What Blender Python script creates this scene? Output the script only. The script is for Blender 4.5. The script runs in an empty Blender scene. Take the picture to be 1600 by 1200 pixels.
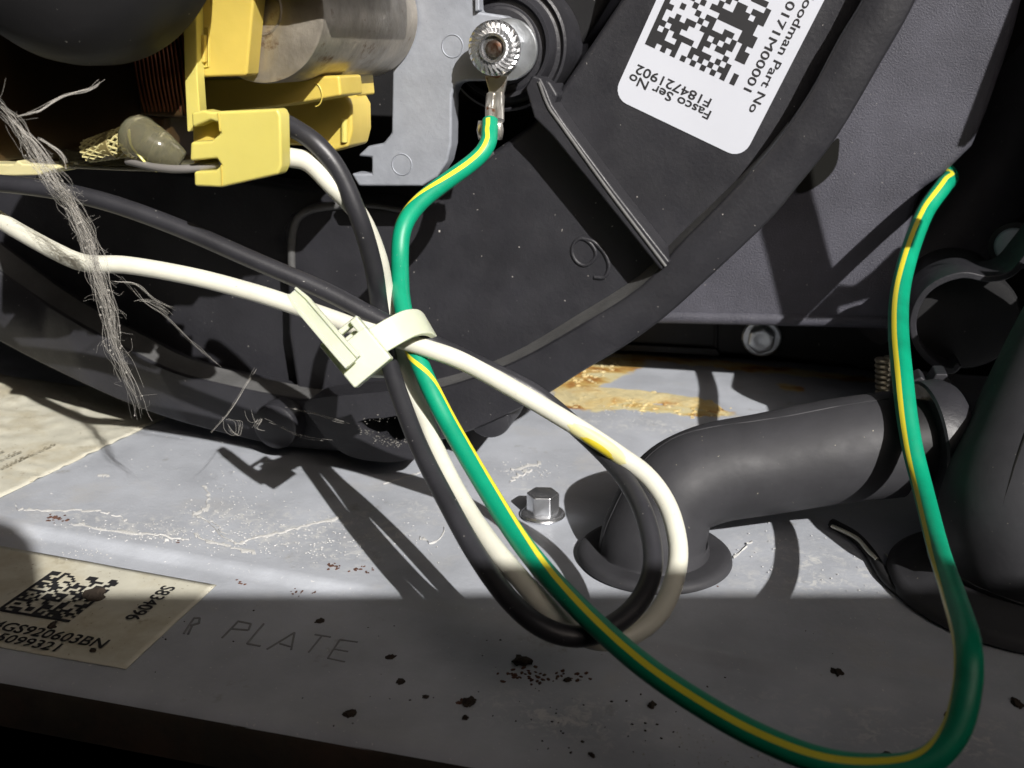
import bpy, bmesh, math, random
from math import sin, cos, pi, radians, sqrt, atan2
from mathutils import Vector, Matrix, noise
from mathutils.geometry import tessellate_polygon
random.seed(7)
sc = bpy.context.scene
COL = sc.collection
MM = 0.001                                   # everything is worked out in millimetres, built in metres

# ------------------------------------------------------------------ camera
CAM = Vector((0, 0, 76.0))
PITCH, YAW = radians(18), radians(15)
cam = bpy.data.cameras.new("camera")
cam.sensor_width = 36; cam.lens = 36; cam.clip_start = 0.005; cam.clip_end = 50
cam.dof.use_dof = True; cam.dof.focus_distance = 0.150; cam.dof.aperture_fstop = 48
camo = bpy.data.objects.new("camera", cam); COL.objects.link(camo)
camo.location = CAM * MM; camo.rotation_euler = (pi/2 - PITCH, 0, YAW)
sc.camera = camo

# ------------------------------------------------------------------ world, sun, exposure
SUN = Vector((-.85, 1, -.85)).normalized()   # way the light travels
w = bpy.data.worlds.new("World"); sc.world = w; w.use_nodes = True
nt = w.node_tree; bg = nt.nodes["Background"]
sky = nt.nodes.new("ShaderNodeTexSky"); sky.sky_type = 'NISHITA'; sky.sun_disc = False
sky.sun_elevation = math.asin(-SUN.z); sky.sun_rotation = atan2(-SUN.x, -SUN.y)
nt.links.new(sky.outputs[0], bg.inputs[0]); bg.inputs[1].default_value = 0.05
sky.air_density = .4; sky.dust_density = 6.0; sky.ozone_density = .3
sl = bpy.data.lights.new("sun", 'SUN'); sl.energy = 5.0; sl.angle = radians(0.5); sl.color = (1, .965, .92)
so = bpy.data.objects.new("sun", sl); COL.objects.link(so)
so.rotation_euler = SUN.to_track_quat('-Z', 'Y').to_euler(); so.location = (.4, -.5, .5)
sc.view_settings.view_transform = 'Standard'; sc.view_settings.look = 'None'
sc.view_settings.exposure = 0.45; sc.view_settings.gamma = 1

# ------------------------------------------------------------------ sight lines of the photograph -> points of the place
Rv = Vector((cos(YAW), sin(YAW), 0)); Fv = Vector((-sin(YAW)*cos(PITCH), cos(YAW)*cos(PITCH), -sin(PITCH)))
Uv = Rv.cross(Fv)
def ray(u, v): return Fv + Rv*((u-800)/1600) + Uv*((600-v)/1600)
def PY(u, v, y): r = ray(u, v); return CAM + r*(y/r.y)             # on the upright plane at depth y
def PZ(u, v, z=0.0): r = ray(u, v); return CAM + r*((z-CAM.z)/r.z)  # on the level plane at height z
def W(u, v, d): return CAM + ray(u, v)*d                           # at a distance

# ------------------------------------------------------------------ materials
def mat(name, base, rough=.5, metal=0., bump=.0, bscale=900., mott=.0, mscale=120., dust=0., dustscale=700., dustcol=(.45,.43,.4),
        sss=0., sssr=(1,.8,.5), trans=0., spec=.5, stain=None, rvar=.0, coat=0., alpha=1.):
    m = bpy.data.materials.new(name); m.use_nodes = True
    n, l = m.node_tree.nodes, m.node_tree.links
    b = n["Principled BSDF"]
    tc = n.new("ShaderNodeTexCoord"); co = tc.outputs["Object"]
    b.inputs["Roughness"].default_value = rough; b.inputs["Metallic"].default_value = metal
    b.inputs["Specular IOR Level"].default_value = spec
    if coat: b.inputs["Coat Weight"].default_value = coat; b.inputs["Coat Roughness"].default_value = .2
    def nz(scale, detail=4, rgh=.6):
        t = n.new("ShaderNodeTexNoise"); t.inputs["Scale"].default_value = scale; t.inputs["Detail"].default_value = detail
        t.inputs["Roughness"].default_value = rgh; l.new(co, t.inputs["Vector"]); return t.outputs["Fac"]
    def ramp(fac, a, c, lo=0., hi=1.):
        t = n.new("ShaderNodeMapRange"); t.inputs[1].default_value = a; t.inputs[2].default_value = c
        t.inputs[3].default_value = lo; t.inputs[4].default_value = hi; l.new(fac, t.inputs[0]); return t.outputs[0]
    def mix(fac, a, c):
        t = n.new("ShaderNodeMix"); t.data_type = 'RGBA'
        l.new(fac, t.inputs[0])
        for i, x in ((6, a), (7, c)):
            if isinstance(x, tuple): t.inputs[i].default_value = (*x, 1)
            else: l.new(x, t.inputs[i])
        return t.outputs[2]
    c = tuple(base)
    if mott:
        c = mix(ramp(nz(mscale), .3, .7), tuple(x*(1-mott) for x in base), tuple(min(1, x*(1+mott)) for x in base))
    if stain:
        for scol, ssc, lo, hi in stain:
            c = mix(ramp(nz(ssc, 6, .7), lo, hi), c, scol)
    if dust:
        c = mix(ramp(nz(dustscale*2.2, 2, .5), 1.015-dust-.02, 1.015-dust+.04), c, dustcol)
    if isinstance(c, tuple): b.inputs["Base Color"].default_value = (*c, 1)
    else: l.new(c, b.inputs["Base Color"])
    if rvar:
        l.new(ramp(nz(mscale*2.3), .3, .7, rough-rvar, rough+rvar), b.inputs["Roughness"])
    if bump:
        bn = n.new("ShaderNodeBump"); bn.inputs["Strength"].default_value = bump; bn.inputs["Distance"].default_value = .0003
        l.new(nz(bscale, 5), bn.inputs["Height"]); l.new(bn.outputs[0], b.inputs["Normal"])
    if sss:
        b.inputs["Subsurface Weight"].default_value = sss; b.inputs["Subsurface Radius"].default_value = sssr
        b.inputs["Subsurface Scale"].default_value = .001
    if alpha < 1: b.inputs["Alpha"].default_value = alpha
    if trans: b.inputs["Transmission Weight"].default_value = trans
    return m
M = dict(
 plate=mat("grey_painted_steel", (.375,.395,.435), .40, 0, .22, 1300, .15, 70, dust=.30, dustscale=900, dustcol=(.55,.55,.55), rvar=.1,
           stain=[((.40,.40,.40), 45, .55, .75), ((.21,.20,.18), 95, .62, .75), ((.13,.10,.07), 330, .73, .78)]),
 edge=mat("rusty_edge_steel", (.026,.021,.015), .8, 0, .3, 700, .3, 200, stain=[((.055,.030,.018), 90, .45, .75)]),
 crust=mat("white_mineral_crust", (.49,.49,.48), .8, 0, .3, 2000),
 black=mat("black_moulded_plastic", (.022,.022,.026), .44, 0, .22, 1500, .2, 80, dust=.238, dustscale=620, rvar=.10, spec=.42),
 black2=mat("black_smooth_plastic", (.014,.014,.015), .55, 0, .10, 1200, .15, 90, dust=.24, dustscale=720, spec=.25),
 grain=mat("black_grained_plastic", (.066,.066,.082), .40, 0, .9, 3000, .25, 60, rvar=.06, spec=.25, dust=.27, dustscale=800),
 rubber=mat("black_rubber", (.034,.034,.038), .58, 0, .10, 900, .18, 110, dust=.25, dustscale=700, dustcol=(.3,.28,.22), rvar=.06, spec=.3),
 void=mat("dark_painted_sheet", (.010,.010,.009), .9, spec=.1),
 zinc=mat("die_cast_zinc", (.30,.32,.36), .55, .30, .22, 900, .10, 250, dust=.31, dustscale=1500, dustcol=(.2,.2,.22)),
 steel=mat("bare_steel_can", (.42,.38,.32), .42, .75, .35, 800, .25, 160, stain=[((.16,.09,.05), 220, .60, .72)], rvar=.1),
 galv=mat("galvanised_steel", (.62,.65,.68), .30, .85, .3, 700, .15, 300),
 bolt=mat("bright_zinc_plated_steel", (.75,.76,.78), .25, .95, .15, 700, .1, 300),
 tin=mat("tinned_copper", (.75,.72,.66), .28, .9, .2, 600, .1, 400, stain=[((.35,.14,.06), 420, .60, .66)]),
 yellow=mat("aged_yellow_nylon", (.56,.43,.09), .42, 0, .08, 900, .12, 70, sss=.25, sssr=(1,.7,.2), stain=[((.48,.30,.06), 100, .62, .80)]),
 yellow2=mat("pale_yellow_nylon", (.57,.50,.13), .40, 0, .08, 900, .08, 70, sss=.3, sssr=(1,.8,.3)),
 cream=mat("cream_nylon", (.60,.55,.30), .45, 0, .1, 900, .15, 90, sss=.2),
 copper=mat("enamelled_copper", (.34,.13,.075), .28, .8, 0),
 coil=mat("varnished_brown_tape", (.045,.026,.010), .4, 0, .2, 500, .3, 100),
 sleeve=mat("clear_yellowed_sleeve", (.42,.40,.27), .12, 0, .1, 300, .2, 120, trans=.8),
 braid=mat("woven_glass_sleeving", (.58,.52,.25), .5, 0),
 braid2=mat("brown_woven_gaps", (.20,.16,.06), .6, 0),
 wblack=mat("black_wire_insulation", (.023,.023,.027), .42, 0, .10, 1300, .25, 120, dust=.255, dustscale=900),
 wwhite=mat("white_wire_insulation", (.60,.595,.51), .45, 0, .08, 900, .08, 160, sss=.15, sssr=(1,.9,.7), dust=.27, dustscale=1100, dustcol=(.36,.32,.24)),
 wgreen=mat("green_wire_insulation", (.0,.25,.135), .45, 0, .08, 900, .14, 150, dust=.24, dustscale=1000, dustcol=(.30,.36,.30)),
 wyellow=mat("yellow_wire_stripe", (.70,.62,.04), .4),
 nylon=mat("natural_nylon", (.60,.64,.50), .42, 0, .05, 600, .08, 150, sss=.5, sssr=(.9,1,.5), trans=.12),
 white=mat("white_label_stock", (.50,.52,.575), .4, 0, .02, 300, .02, 60),
 paper=mat("aged_cream_label", (.53,.515,.43), .55, 0, .25, 140, .12, 90, stain=[((.38,.33,.22), 70, .48, .75), ((.25,.21,.14), 160, .62, .74)], dust=.30, dustscale=700, dustcol=(.2,.16,.1)),
 ink=mat("black_ink", (.018,.018,.02), .5),
 fade=mat("faded_ink", (.22,.19,.13), .6),
 foam=mat("cream_sealing_foam", (.56,.48,.27), .85, 0, 1.0, 600, .25, 150, stain=[((.50,.36,.13), 70, .45, .65), ((.36,.17,.04), 120, .55, .70), ((.14,.06,.025), 330, .62, .72)]),
 rust=mat("rust_flakes", (.085,.038,.024), .9, 0, .6, 900, .4, 500),
 crumb=mat("dark_brown_dirt", (.028,.020,.014), .95, 0, .6, 900, .3, 500),
 dusty=mat("dusty_highlight_plastic", (.085,.085,.085), .6, 0, .3, 1600, .25, 150),  # real dust plus highlights of sunlit edges put into the colour
 dark_bolt=mat("rusty_dark_thread", (.16,.14,.12), .4, .8, .3, 900, stain=[((.07,.03,.015), 500, .45, .6)]),
 oxide=mat("grey_corrosion", (.15,.145,.135), .9, 0, .5, 1500, .4, 600),
 web=mat("dusty_cobweb", (.50,.48,.44), .8, alpha=.33),
 stamp=mat("stamped_paint", (.16,.165,.17), .5),
 brass=mat("dull_spring_steel", (.30,.27,.20), .4, .8, .2, 600),
)

def pale_stains(m, spots):                            # dried water stains with their own place on the plate (metres)
    n, l = m.node_tree.nodes, m.node_tree.links; b = n["Principled BSDF"]
    base = b.inputs["Base Color"].links[0].from_socket; tc = n.new("ShaderNodeTexCoord")
    def nz(sc_, det, rg, dist=0):
        t = n.new("ShaderNodeTexNoise"); t.inputs["Scale"].default_value = sc_; t.inputs["Detail"].default_value = det
        t.inputs["Roughness"].default_value = rg; t.inputs["Distortion"].default_value = dist; l.new(tc.outputs["Object"], t.inputs["Vector"]); return t.outputs["Fac"]
    def math_(op, x, y):
        t = n.new("ShaderNodeMath"); t.operation = op; t.use_clamp = True
        for i, q in enumerate((x, y)):
            if isinstance(q, (int, float)): t.inputs[i].default_value = q
            else: l.new(q, t.inputs[i])
        return t.outputs[0]
    tot = None
    for cx, cy, rx, ry in spots:
        mp = n.new("ShaderNodeMapping"); mp.vector_type = 'TEXTURE'; mp.inputs["Location"].default_value = (cx*MM, cy*MM, 0)
        mp.inputs["Scale"].default_value = (rx*MM, ry*MM, 1); l.new(tc.outputs["Object"], mp.inputs["Vector"])
        ln = n.new("ShaderNodeVectorMath"); ln.operation = 'LENGTH'; l.new(mp.outputs[0], ln.inputs[0])
        r_ = n.new("ShaderNodeMapRange"); r_.inputs[1].default_value = 1.1; r_.inputs[2].default_value = .35; l.new(ln.outputs["Value"], r_.inputs[0])
        tot = r_.outputs[0] if tot is None else math_('MAXIMUM', tot, r_.outputs[0])
    g = n.new("ShaderNodeMapRange"); g.inputs[1].default_value = .50; g.inputs[2].default_value = .60; l.new(nz(520, 6, .75, .6), g.inputs[0])
    g2 = n.new("ShaderNodeMapRange"); g2.inputs[1].default_value = .35; g2.inputs[2].default_value = .6; g2.inputs[3].default_value = .15; l.new(nz(110, 3, .6, .3), g2.inputs[0])
    f = math_('MULTIPLY', math_('MULTIPLY', tot, g.outputs[0]), math_('MULTIPLY', g2.outputs[0], .75))
    mx = n.new("ShaderNodeMix"); mx.data_type = 'RGBA'; l.new(f, mx.inputs[0]); l.new(base, mx.inputs[6]); mx.inputs[7].default_value = (.60, .60, .58, 1)
    l.new(mx.outputs[2], b.inputs["Base Color"])
pale_stains(M["plate"], [(-84,140,17,10), (-102,135,22,5), (-66,141,14,13), (-40,168,7,5), (-20,205,24,6), (-55,152,12,6), (12,150,22,14), (20,112,30,6), (-20,104,16,6)])

def residue(m, spots):                                # smeared old sealant with rust, lying where the foam was torn off
    n, l = m.node_tree.nodes, m.node_tree.links; b = n["Principled BSDF"]
    base = b.inputs["Base Color"].links[0].from_socket; tc = n.new("ShaderNodeTexCoord")
    def nz(sc_, det, out="Fac", st=1):
        mp = n.new("ShaderNodeMapping"); mp.inputs["Scale"].default_value = (st, 1, 1); l.new(tc.outputs["Object"], mp.inputs["Vector"])
        t = n.new("ShaderNodeTexNoise"); t.inputs["Scale"].default_value = sc_; t.inputs["Detail"].default_value = det; t.inputs["Roughness"].default_value = .65
        l.new(mp.outputs[0], t.inputs["Vector"]); return t.outputs[out]
    wv = n.new("ShaderNodeVectorMath"); wv.operation = 'MULTIPLY_ADD'; l.new(nz(150, 5, "Color"), wv.inputs[0]); wv.inputs[1].default_value = (.009,)*3; l.new(tc.outputs["Object"], wv.inputs[2])
    tot = None
    for cx, cy, rx, ry, rot in spots:
        mp = n.new("ShaderNodeMapping"); mp.vector_type = 'TEXTURE'; mp.inputs["Location"].default_value = (cx*MM+.0045, cy*MM+.0045, .0045)
        mp.inputs["Rotation"].default_value = (0, 0, rot); mp.inputs["Scale"].default_value = (rx*MM, ry*MM, 1); l.new(wv.outputs[0], mp.inputs["Vector"])
        ln = n.new("ShaderNodeVectorMath"); ln.operation = 'LENGTH'; l.new(mp.outputs[0], ln.inputs[0])
        q = n.new("ShaderNodeMapRange"); q.inputs[1].default_value = 1.08; q.inputs[2].default_value = .92; l.new(ln.outputs["Value"], q.inputs[0])
        if tot is None: tot = q.outputs[0]
        else:
            x = n.new("ShaderNodeMath"); x.operation = 'MAXIMUM'; l.new(tot, x.inputs[0]); l.new(q.outputs[0], x.inputs[1]); tot = x.outputs[0]
    rp = n.new("ShaderNodeValToRGB"); e = rp.color_ramp.elements
    e[0].position = .30; e[0].color = (.10, .045, .02, 1); e[1].position = .72; e[1].color = (.66, .60, .40, 1)
    for p_, c_ in ((.40, (.34, .15, .04, 1)), (.47, (.52, .36, .12, 1)), (.54, (.58, .51, .29, 1))): x = e.new(p_); x.color = c_
    l.new(nz(170, 6, st=.45), rp.inputs[0])
    mx = n.new("ShaderNodeMix"); mx.data_type = 'RGBA'; l.new(tot, mx.inputs[0]); l.new(base, mx.inputs[6]); l.new(rp.outputs[0], mx.inputs[7]); l.new(mx.outputs[2], b.inputs["Base Color"])
def ell(u0, v0, u1, v1, w_):
    a, b = PZ(u0, v0), PZ(u1, v1); c = (a+b)/2; d = b-a
    return (c.x, c.y, d.length/2, w_, atan2(d.y, d.x))
residue(M["plate"], [ell(850,630,985,630,5.5), ell(900,628,1150,648,3.6), ell(865,612,1000,556,7), ell(930,550,1420,600,3.2), ell(1215,600,1260,612,2.4)])

# ------------------------------------------------------------------ object helpers
WORLD = {}
def mk(name, verts, faces, m, parent=None, smooth=40, bevel=0., seg=2, mats=None, mi=None, origin=None):
    verts = [Vector(v) for v in verts]
    me = bpy.data.meshes.new(name)
    if parent is not None: org = WORLD[parent.name]
    elif origin is not None: org = Vector(origin)
    else:
        xs = [v.x for v in verts]; ys = [v.y for v in verts]; zs = [v.z for v in verts]
        org = Vector(((min(xs)+max(xs))/2, (min(ys)+max(ys))/2, min(zs)))
    me.from_pydata([(v-org)*MM for v in verts], [], faces)
    bm = bmesh.new(); bm.from_mesh(me); bmesh.ops.recalc_face_normals(bm, faces=bm.faces); bm.to_mesh(me); bm.free()
    for x in (mats or [m]): me.materials.append(M[x])
    if mi: me.polygons.foreach_set("material_index", mi)
    if smooth:
        me.shade_smooth(); me.set_sharp_from_angle(angle=radians(smooth))
    o = bpy.data.objects.new(name, me); COL.objects.link(o)
    if parent is None: o.location = org*MM
    else: o.parent = parent
    WORLD[o.name] = org
    if bevel:
        b = o.modifiers.new("bevel", 'BEVEL'); b.width = bevel*MM; b.segments = seg; b.limit_method = 'ANGLE'
        b.angle_limit = radians(35); b.harden_normals = True
    return o
def thing(name, loc, label, cat, group=None):
    o = bpy.data.objects.new(name, None); COL.objects.link(o); o.location = Vector(loc)*MM; o.empty_display_size = .005
    WORLD[o.name] = Vector(loc); return tag(o, label, cat, group)
def tag(o, label, cat, group=None):
    o["label"] = label; o["category"] = cat
    if group: o["group"] = group
    return o
def kind(o, k): o["kind"] = k; return o
def catmull(pts, n=8, closed=False):
    out = []; N = len(pts); P = [Vector(p) for p in pts]
    for i in range(N if closed else N-1):
        if closed: a, b, c, d = P[i-1], P[i], P[(i+1) % N], P[(i+2) % N]
        else:
            b, c = P[i], P[i+1]; a = P[i-1] if i else b*2-c; d = P[i+2] if i+2 < N else c*2-b
        for k in range(n):
            t = k/n
            out.append(.5*((2*b)+(c-a)*t+(2*a-5*b+4*c-d)*t*t+(3*b-a-3*c+d)*t**3))
    if not closed: out.append(P[-1])
    return out
def smooth2(px, n=6, closed=False): return [(p.x, p.y) for p in catmull([Vector((a, b, 0)) for a, b in px], n, closed)]
def extrude(front, off):
    n = len(front); V = list(front)+[p+off for p in front]
    F = [list(range(n)), list(range(2*n-1, n-1, -1))]+[[i, (i+1) % n, n+(i+1) % n, n+i] for i in range(n)]
    return V, F
def prism(name, px, y0, y1, m, parent=None, bevel=.3, seg=2, **k):   # outline on the upright plane y0, carried straight back to y1
    V, F = extrude([PY(u, v, y0) for u, v in px], Vector((0, y1-y0, 0)))
    return mk(name, V, F, m, parent, bevel=bevel, seg=seg, **k)
def slab(name, px, z0, z1, m, parent=None, bevel=.0, **k):           # outline on the level plane z1, down to z0
    V, F = extrude([PZ(u, v, z1) for u, v in px], Vector((0, 0, z0-z1)))
    return mk(name, V, F, m, parent, bevel=bevel, **k)
def prism_hole(name, px, hole, y0, y1, m, parent=None):
    A = [PY(u, v, y0) for u, v in px]; H = [PY(u, v, y0) for u, v in hole]
    na, nh = len(A), len(H); pts = A+H; off = Vector((0, y1-y0, 0)); N = na+nh
    tri = tessellate_polygon([[Vector((p.x, p.z, 0)) for p in A], [Vector((p.x, p.z, 0)) for p in H]])
    F = [list(t) for t in tri]+[[i+N for i in reversed(t)] for t in tri]
    F += [[i, (i+1) % na, N+(i+1) % na, N+i] for i in range(na)]+[[na+i, N+na+i, N+na+(i+1) % nh, na+(i+1) % nh] for i in range(nh)]
    return mk(name, pts+[p+off for p in pts], F, m, parent)
def frame(T):
    T = T.normalized(); a = Vector((0, 0, 1)) if abs(T.z) < .9 else Vector((1, 0, 0))
    X = a.cross(T).normalized(); return X, T.cross(X)
def lathe(name, org, axis, prof, m, parent=None, n=40, smooth=35, bevel=0, squash=None):   # prof: (radius, distance along axis)
    axis = Vector(axis).normalized(); X, Y = frame(axis); V = []; F = []
    for r, h in prof:
        for i in range(n):
            a = 2*pi*i/n; V.append(Vector(org)+axis*h+(X*cos(a)+Y*sin(a))*r)
    for j in range(len(prof)-1):
        for i in range(n): F.append([j*n+i, j*n+(i+1) % n, (j+1)*n+(i+1) % n, (j+1)*n+i])
    F.append(list(range(n))); F.append(list(range((len(prof)-1)*n, len(prof)*n)))
    return mk(name, V, F, m, parent, smooth=smooth, bevel=bevel)
def tube_geo(pts, rad, n=14, a0=0., a1=2*pi, view=True, cap=True):
    V = []; F = []; full = not isinstance(a1, list) and abs(a1-a0-2*pi) < 1e-6; N = len(pts); cols = n if full else n+1
    X0 = None
    for i, p in enumerate(pts):
        T = (pts[min(i+1, N-1)]-pts[max(i-1, 0)]).normalized()
        if view: A = (CAM-p)
        else: A = X0 if X0 is not None else frame(T)[0]
        A = (A-T*A.dot(T)).normalized(); X0 = A; B = T.cross(A)
        r = rad[i] if isinstance(rad, list) else rad
        s0 = a0[i] if isinstance(a0, list) else a0; s1 = a1[i] if isinstance(a1, list) else a1
        for k in range(cols):
            a = s0+(s1-s0)*k/n; V.append(p+(A*cos(a)+B*sin(a))*r)
    for i in range(N-1):
        for k in range(n):
            k2 = (k+1) % cols if full else k+1
            F.append([i*cols+k, i*cols+k2, (i+1)*cols+k2, (i+1)*cols+k])
    if full and cap: F.append(list(range(cols))); F.append(list(range((N-1)*cols, N*cols)))
    return V, F
def tube(name, pts, rad, m, parent=None, n=14, view=False, **k):
    V, F = tube_geo(pts, rad, n, view=view); return mk(name, V, F, m, parent, smooth=60, **k)
def box(name, c, ex, ey, ez, m, parent=None, bevel=.2, **k):          # half-vectors
    c, ex, ey, ez = Vector(c), Vector(ex), Vector(ey), Vector(ez)
    V = [c+ex*a+ey*b+ez*d for a in (-1, 1) for b in (-1, 1) for d in (-1, 1)]
    F = [[0,1,3,2],[4,6,7,5],[0,4,5,1],[2,3,7,6],[0,2,6,4],[1,5,7,3]]
    return mk(name, V, F, m, parent, bevel=bevel, **k)
def join(*gs):
    V = []; F = []
    for v, f in gs:
        b = len(V); V += v; F += [[i+b for i in q] for q in f]
    return V, F
def text_geo(s, size, org, ex, ey, nrm, align='LEFT', sx=1., lift=.05):
    c = bpy.data.curves.new("t", 'FONT'); c.body = s; c.size = size; c.align_x = align;  c.resolution_u = 3
    o = bpy.data.objects.new("t", c); COL.objects.link(o)
    me = bpy.data.meshes.new_from_object(o)
    V = []; F = []; e = size*.028                     # print spread: the same glyphs laid a hair apart
    for k, (dx, dy) in enumerate(((0, 0), (e, 0), (0, e), (e, e))):
        b = len(V); V += [Vector(org)+ex*(v.co.x*sx+dx)+ey*(v.co.y+dy)+nrm*(lift+.004*k) for v in me.vertices]; F += [[i+b for i in p.vertices] for p in me.polygons]
    bpy.data.objects.remove(o); bpy.data.curves.remove(c); bpy.data.meshes.remove(me)
    return V, F
def round_poly(c, ex, ey, w, h, r, n=6):
    P = []
    for cx, cy, s in ((w-r, h-r, 0), (r, h-r, 1), (r, r, 2), (w-r, r, 3)):
        for k in range(n+1):
            a = pi/2*(s+k/n); P.append(c+ex*(cx+r*cos(a))+ey*(cy+r*sin(a)))
    return P
def lump(c, r, flat=.6, k=0, sub=1):
    bm = bmesh.new(); bmesh.ops.create_icosphere(bm, subdivisions=sub, radius=1)
    rot = random.random()*6.28; V = []
    for v in bm.verts:
        q = v.co*(1+.55*noise.noise(v.co*1.7+Vector((k*3.1, k*1.7, k))))
        q = Vector((q.x*cos(rot)-q.y*sin(rot)*.7, q.x*sin(rot)+q.y*cos(rot)*.7, q.z*flat))
        V.append(Vector(c)+q*r)
    F = [[v.index for v in f.verts] for f in bm.faces]; bm.free(); return V, F

# ================================================================== SETTING: plate, cabinet
ZF = -1.0                                             # the front flange lies a little lower
def yc(x): return 120.5-.075*x
def pzz(u, v):                                        # point of the plate under a pixel, whichever level
    p = PZ(u, v, 0)
    return p if p.y > yc(p.x)+.5 else PZ(u, v, ZF)
xs = [-420+i*6 for i in range(120)]
prof = []
rows = [lambda x: (262, 0), lambda x: (235, 0), lambda x: (210, 0.), lambda x: (180, 0.), lambda x: (155, 0.), lambda x: (yc(x)+5, .0),
        lambda x: (yc(x)+1.6, .14), lambda x: (yc(x)+.7, .08), lambda x: (yc(x)+.1, -.20), lambda x: (yc(x)-.9, -.82), lambda x: (yc(x)-1.8, ZF), lambda x: (yc(x)-8, ZF),
        lambda x: (110, ZF), lambda x: (100, ZF), lambda x: (95.2, ZF), lambda x: (93.9, ZF-.3), lambda x: (93.3, ZF-1.1)]
V = []; F = []
for x in xs:
    for f in rows:
        y, z = f(x)
        V.append(Vector((x, y, z+.16*noise.noise(Vector((x*.03, y*.03, 0))))))
R_ = len(rows)
for i in range(len(xs)-1):
    for j in range(R_-1): F.append([i*R_+j, (i+1)*R_+j, (i+1)*R_+j+1, i*R_+j+1])
plate = kind(mk("floor", V, F, "plate", origin=(0, 0, 0), smooth=50), "structure")
def edge_strip(name, ya, za, yb, zb, m):
    V = []; F = []
    for i, x in enumerate(xs):
        j = .25*noise.noise(Vector((x*.11, 3, 1)))
        for y, z in ((ya, za), (ya-.35, za-.5+j), (yb, zb), (yb+2.2, zb), (ya+2.2, za-.6)): V.append(Vector((x, y, z)))
    for i in range(len(xs)-1):
        for j in range(5):
            F.append([i*5+j, (i+1)*5+j, (i+1)*5+(j+1) % 5, i*5+(j+1) % 5])
    return mk(name, V, F, m, plate, smooth=40)
edge_strip("front_lip", 93.35, -2.0, 93.0, -8.5, "edge")
# the furnace cabinet round the plate: back, left side, roof, bottom
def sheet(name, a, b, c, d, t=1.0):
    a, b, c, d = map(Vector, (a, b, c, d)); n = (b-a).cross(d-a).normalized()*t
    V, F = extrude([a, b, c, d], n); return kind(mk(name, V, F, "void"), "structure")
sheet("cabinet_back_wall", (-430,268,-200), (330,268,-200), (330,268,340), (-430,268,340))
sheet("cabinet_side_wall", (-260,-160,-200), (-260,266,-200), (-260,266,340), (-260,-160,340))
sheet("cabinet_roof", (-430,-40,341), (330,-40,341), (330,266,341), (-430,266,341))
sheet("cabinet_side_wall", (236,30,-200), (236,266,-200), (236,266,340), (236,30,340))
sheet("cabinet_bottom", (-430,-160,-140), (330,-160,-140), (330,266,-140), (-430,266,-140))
XF = 62.0  # unseen caster plate added, its outline shaped to throw the shadow on the panel
def toX(p): t = (XF-p.x)/.85; return Vector((XF, p.y-t, p.z+.85*t))
fl = [PY(u, v, 226) for u, v in [(1185,150),(1188,365),(1215,470),(1222,500)]]+[PY(1262, 525, 246)]+[PZ(1276, 585), PZ(1275, 650)]
fl2 = [PY(u, v, 226) for u, v in [(1440,372),(1400,388),(1362,425),(1335,446),(1312,446),(1294,430),(1285,400),(1258,300),(1240,150)]]
wa, wb2 = toX(W(1446, 330, 200)), toX(W(1424, 385, 193))
def clip(P, sgn):
    d = (wb2-wa); n_ = Vector((0, -d.z, d.y)).normalized()*sgn; out = []
    f = lambda p: (p-wa).dot(n_)-2.7
    for a, b in zip(P, P[1:]+P[:1]):
        fa, fb = f(a), f(b)
        if fa >= 0: out.append(a)
        if fa*fb < 0: out.append(a.lerp(b, fa/(fa-fb)))
    return out
fg = [toX(p) for p in fl[:4]]+[toX(PY(u, v, 226)) for u, v in [(1300,500),(1294,430),(1285,400),(1258,300),(1240,150)]]
low = [toX(p) for p in fl[3:]]+[Vector((XF, 185, 5)), Vector((XF, 262, 5)), Vector((XF, 262, 150)), Vector((XF, 213, 150))]+[toX(p) for p in fl2[:6]]+[toX(PY(1300, 470, 226))]
side = None
for Q in (clip(fg, 1), clip(fg, -1), clip(low, 1), clip(low, -1)):
    if len(Q) > 2:
        V, F = extrude(Q, Vector((1.5, 0, 0))); o = mk("shadow_caster" if side is None else "shadow_caster_part", V, F, "void", side)
        if side is None: side = kind(o, "structure")
# unseen, added behind the camera: a door whose top edge shades the near half of the plate
A = Vector((-77.7, 118.3, 0)); B = Vector((18.2, 144.0, 0))
dv = (B-A).normalized(); nv = Vector((dv.y, -dv.x, 0)); LD = Vector((.85, -1, .85))
D0 = A+LD*172                                      # a point of the door's plane
def toblocker(p): return p+LD*((D0-p).dot(nv)/LD.dot(nv))
top = [toblocker(PZ(u, v, 0)) for u, v in [(330,927),(64,927),(60,880),(48,842),(25,820),(0,812),(-60,806)]]
e_r = toblocker(B+dv*160); e_l = top[-1]-dv*70
P_ = [Vector((e_r.x, e_r.y, -250)), e_r]+top+[Vector((e_l.x, e_l.y, top[-1].z)), Vector((e_l.x, e_l.y, 360)), Vector((e_l.x-dv.x*220, e_l.y-dv.y*220, 360)), Vector((e_l.x-dv.x*220, e_l.y-dv.y*220, -250))]  # left end raised tall to cut sky light from the front
V, F = extrude(P_, nv*1.5)
blocker = kind(mk("sun_blocker", V, F, "void"), "structure")

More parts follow.
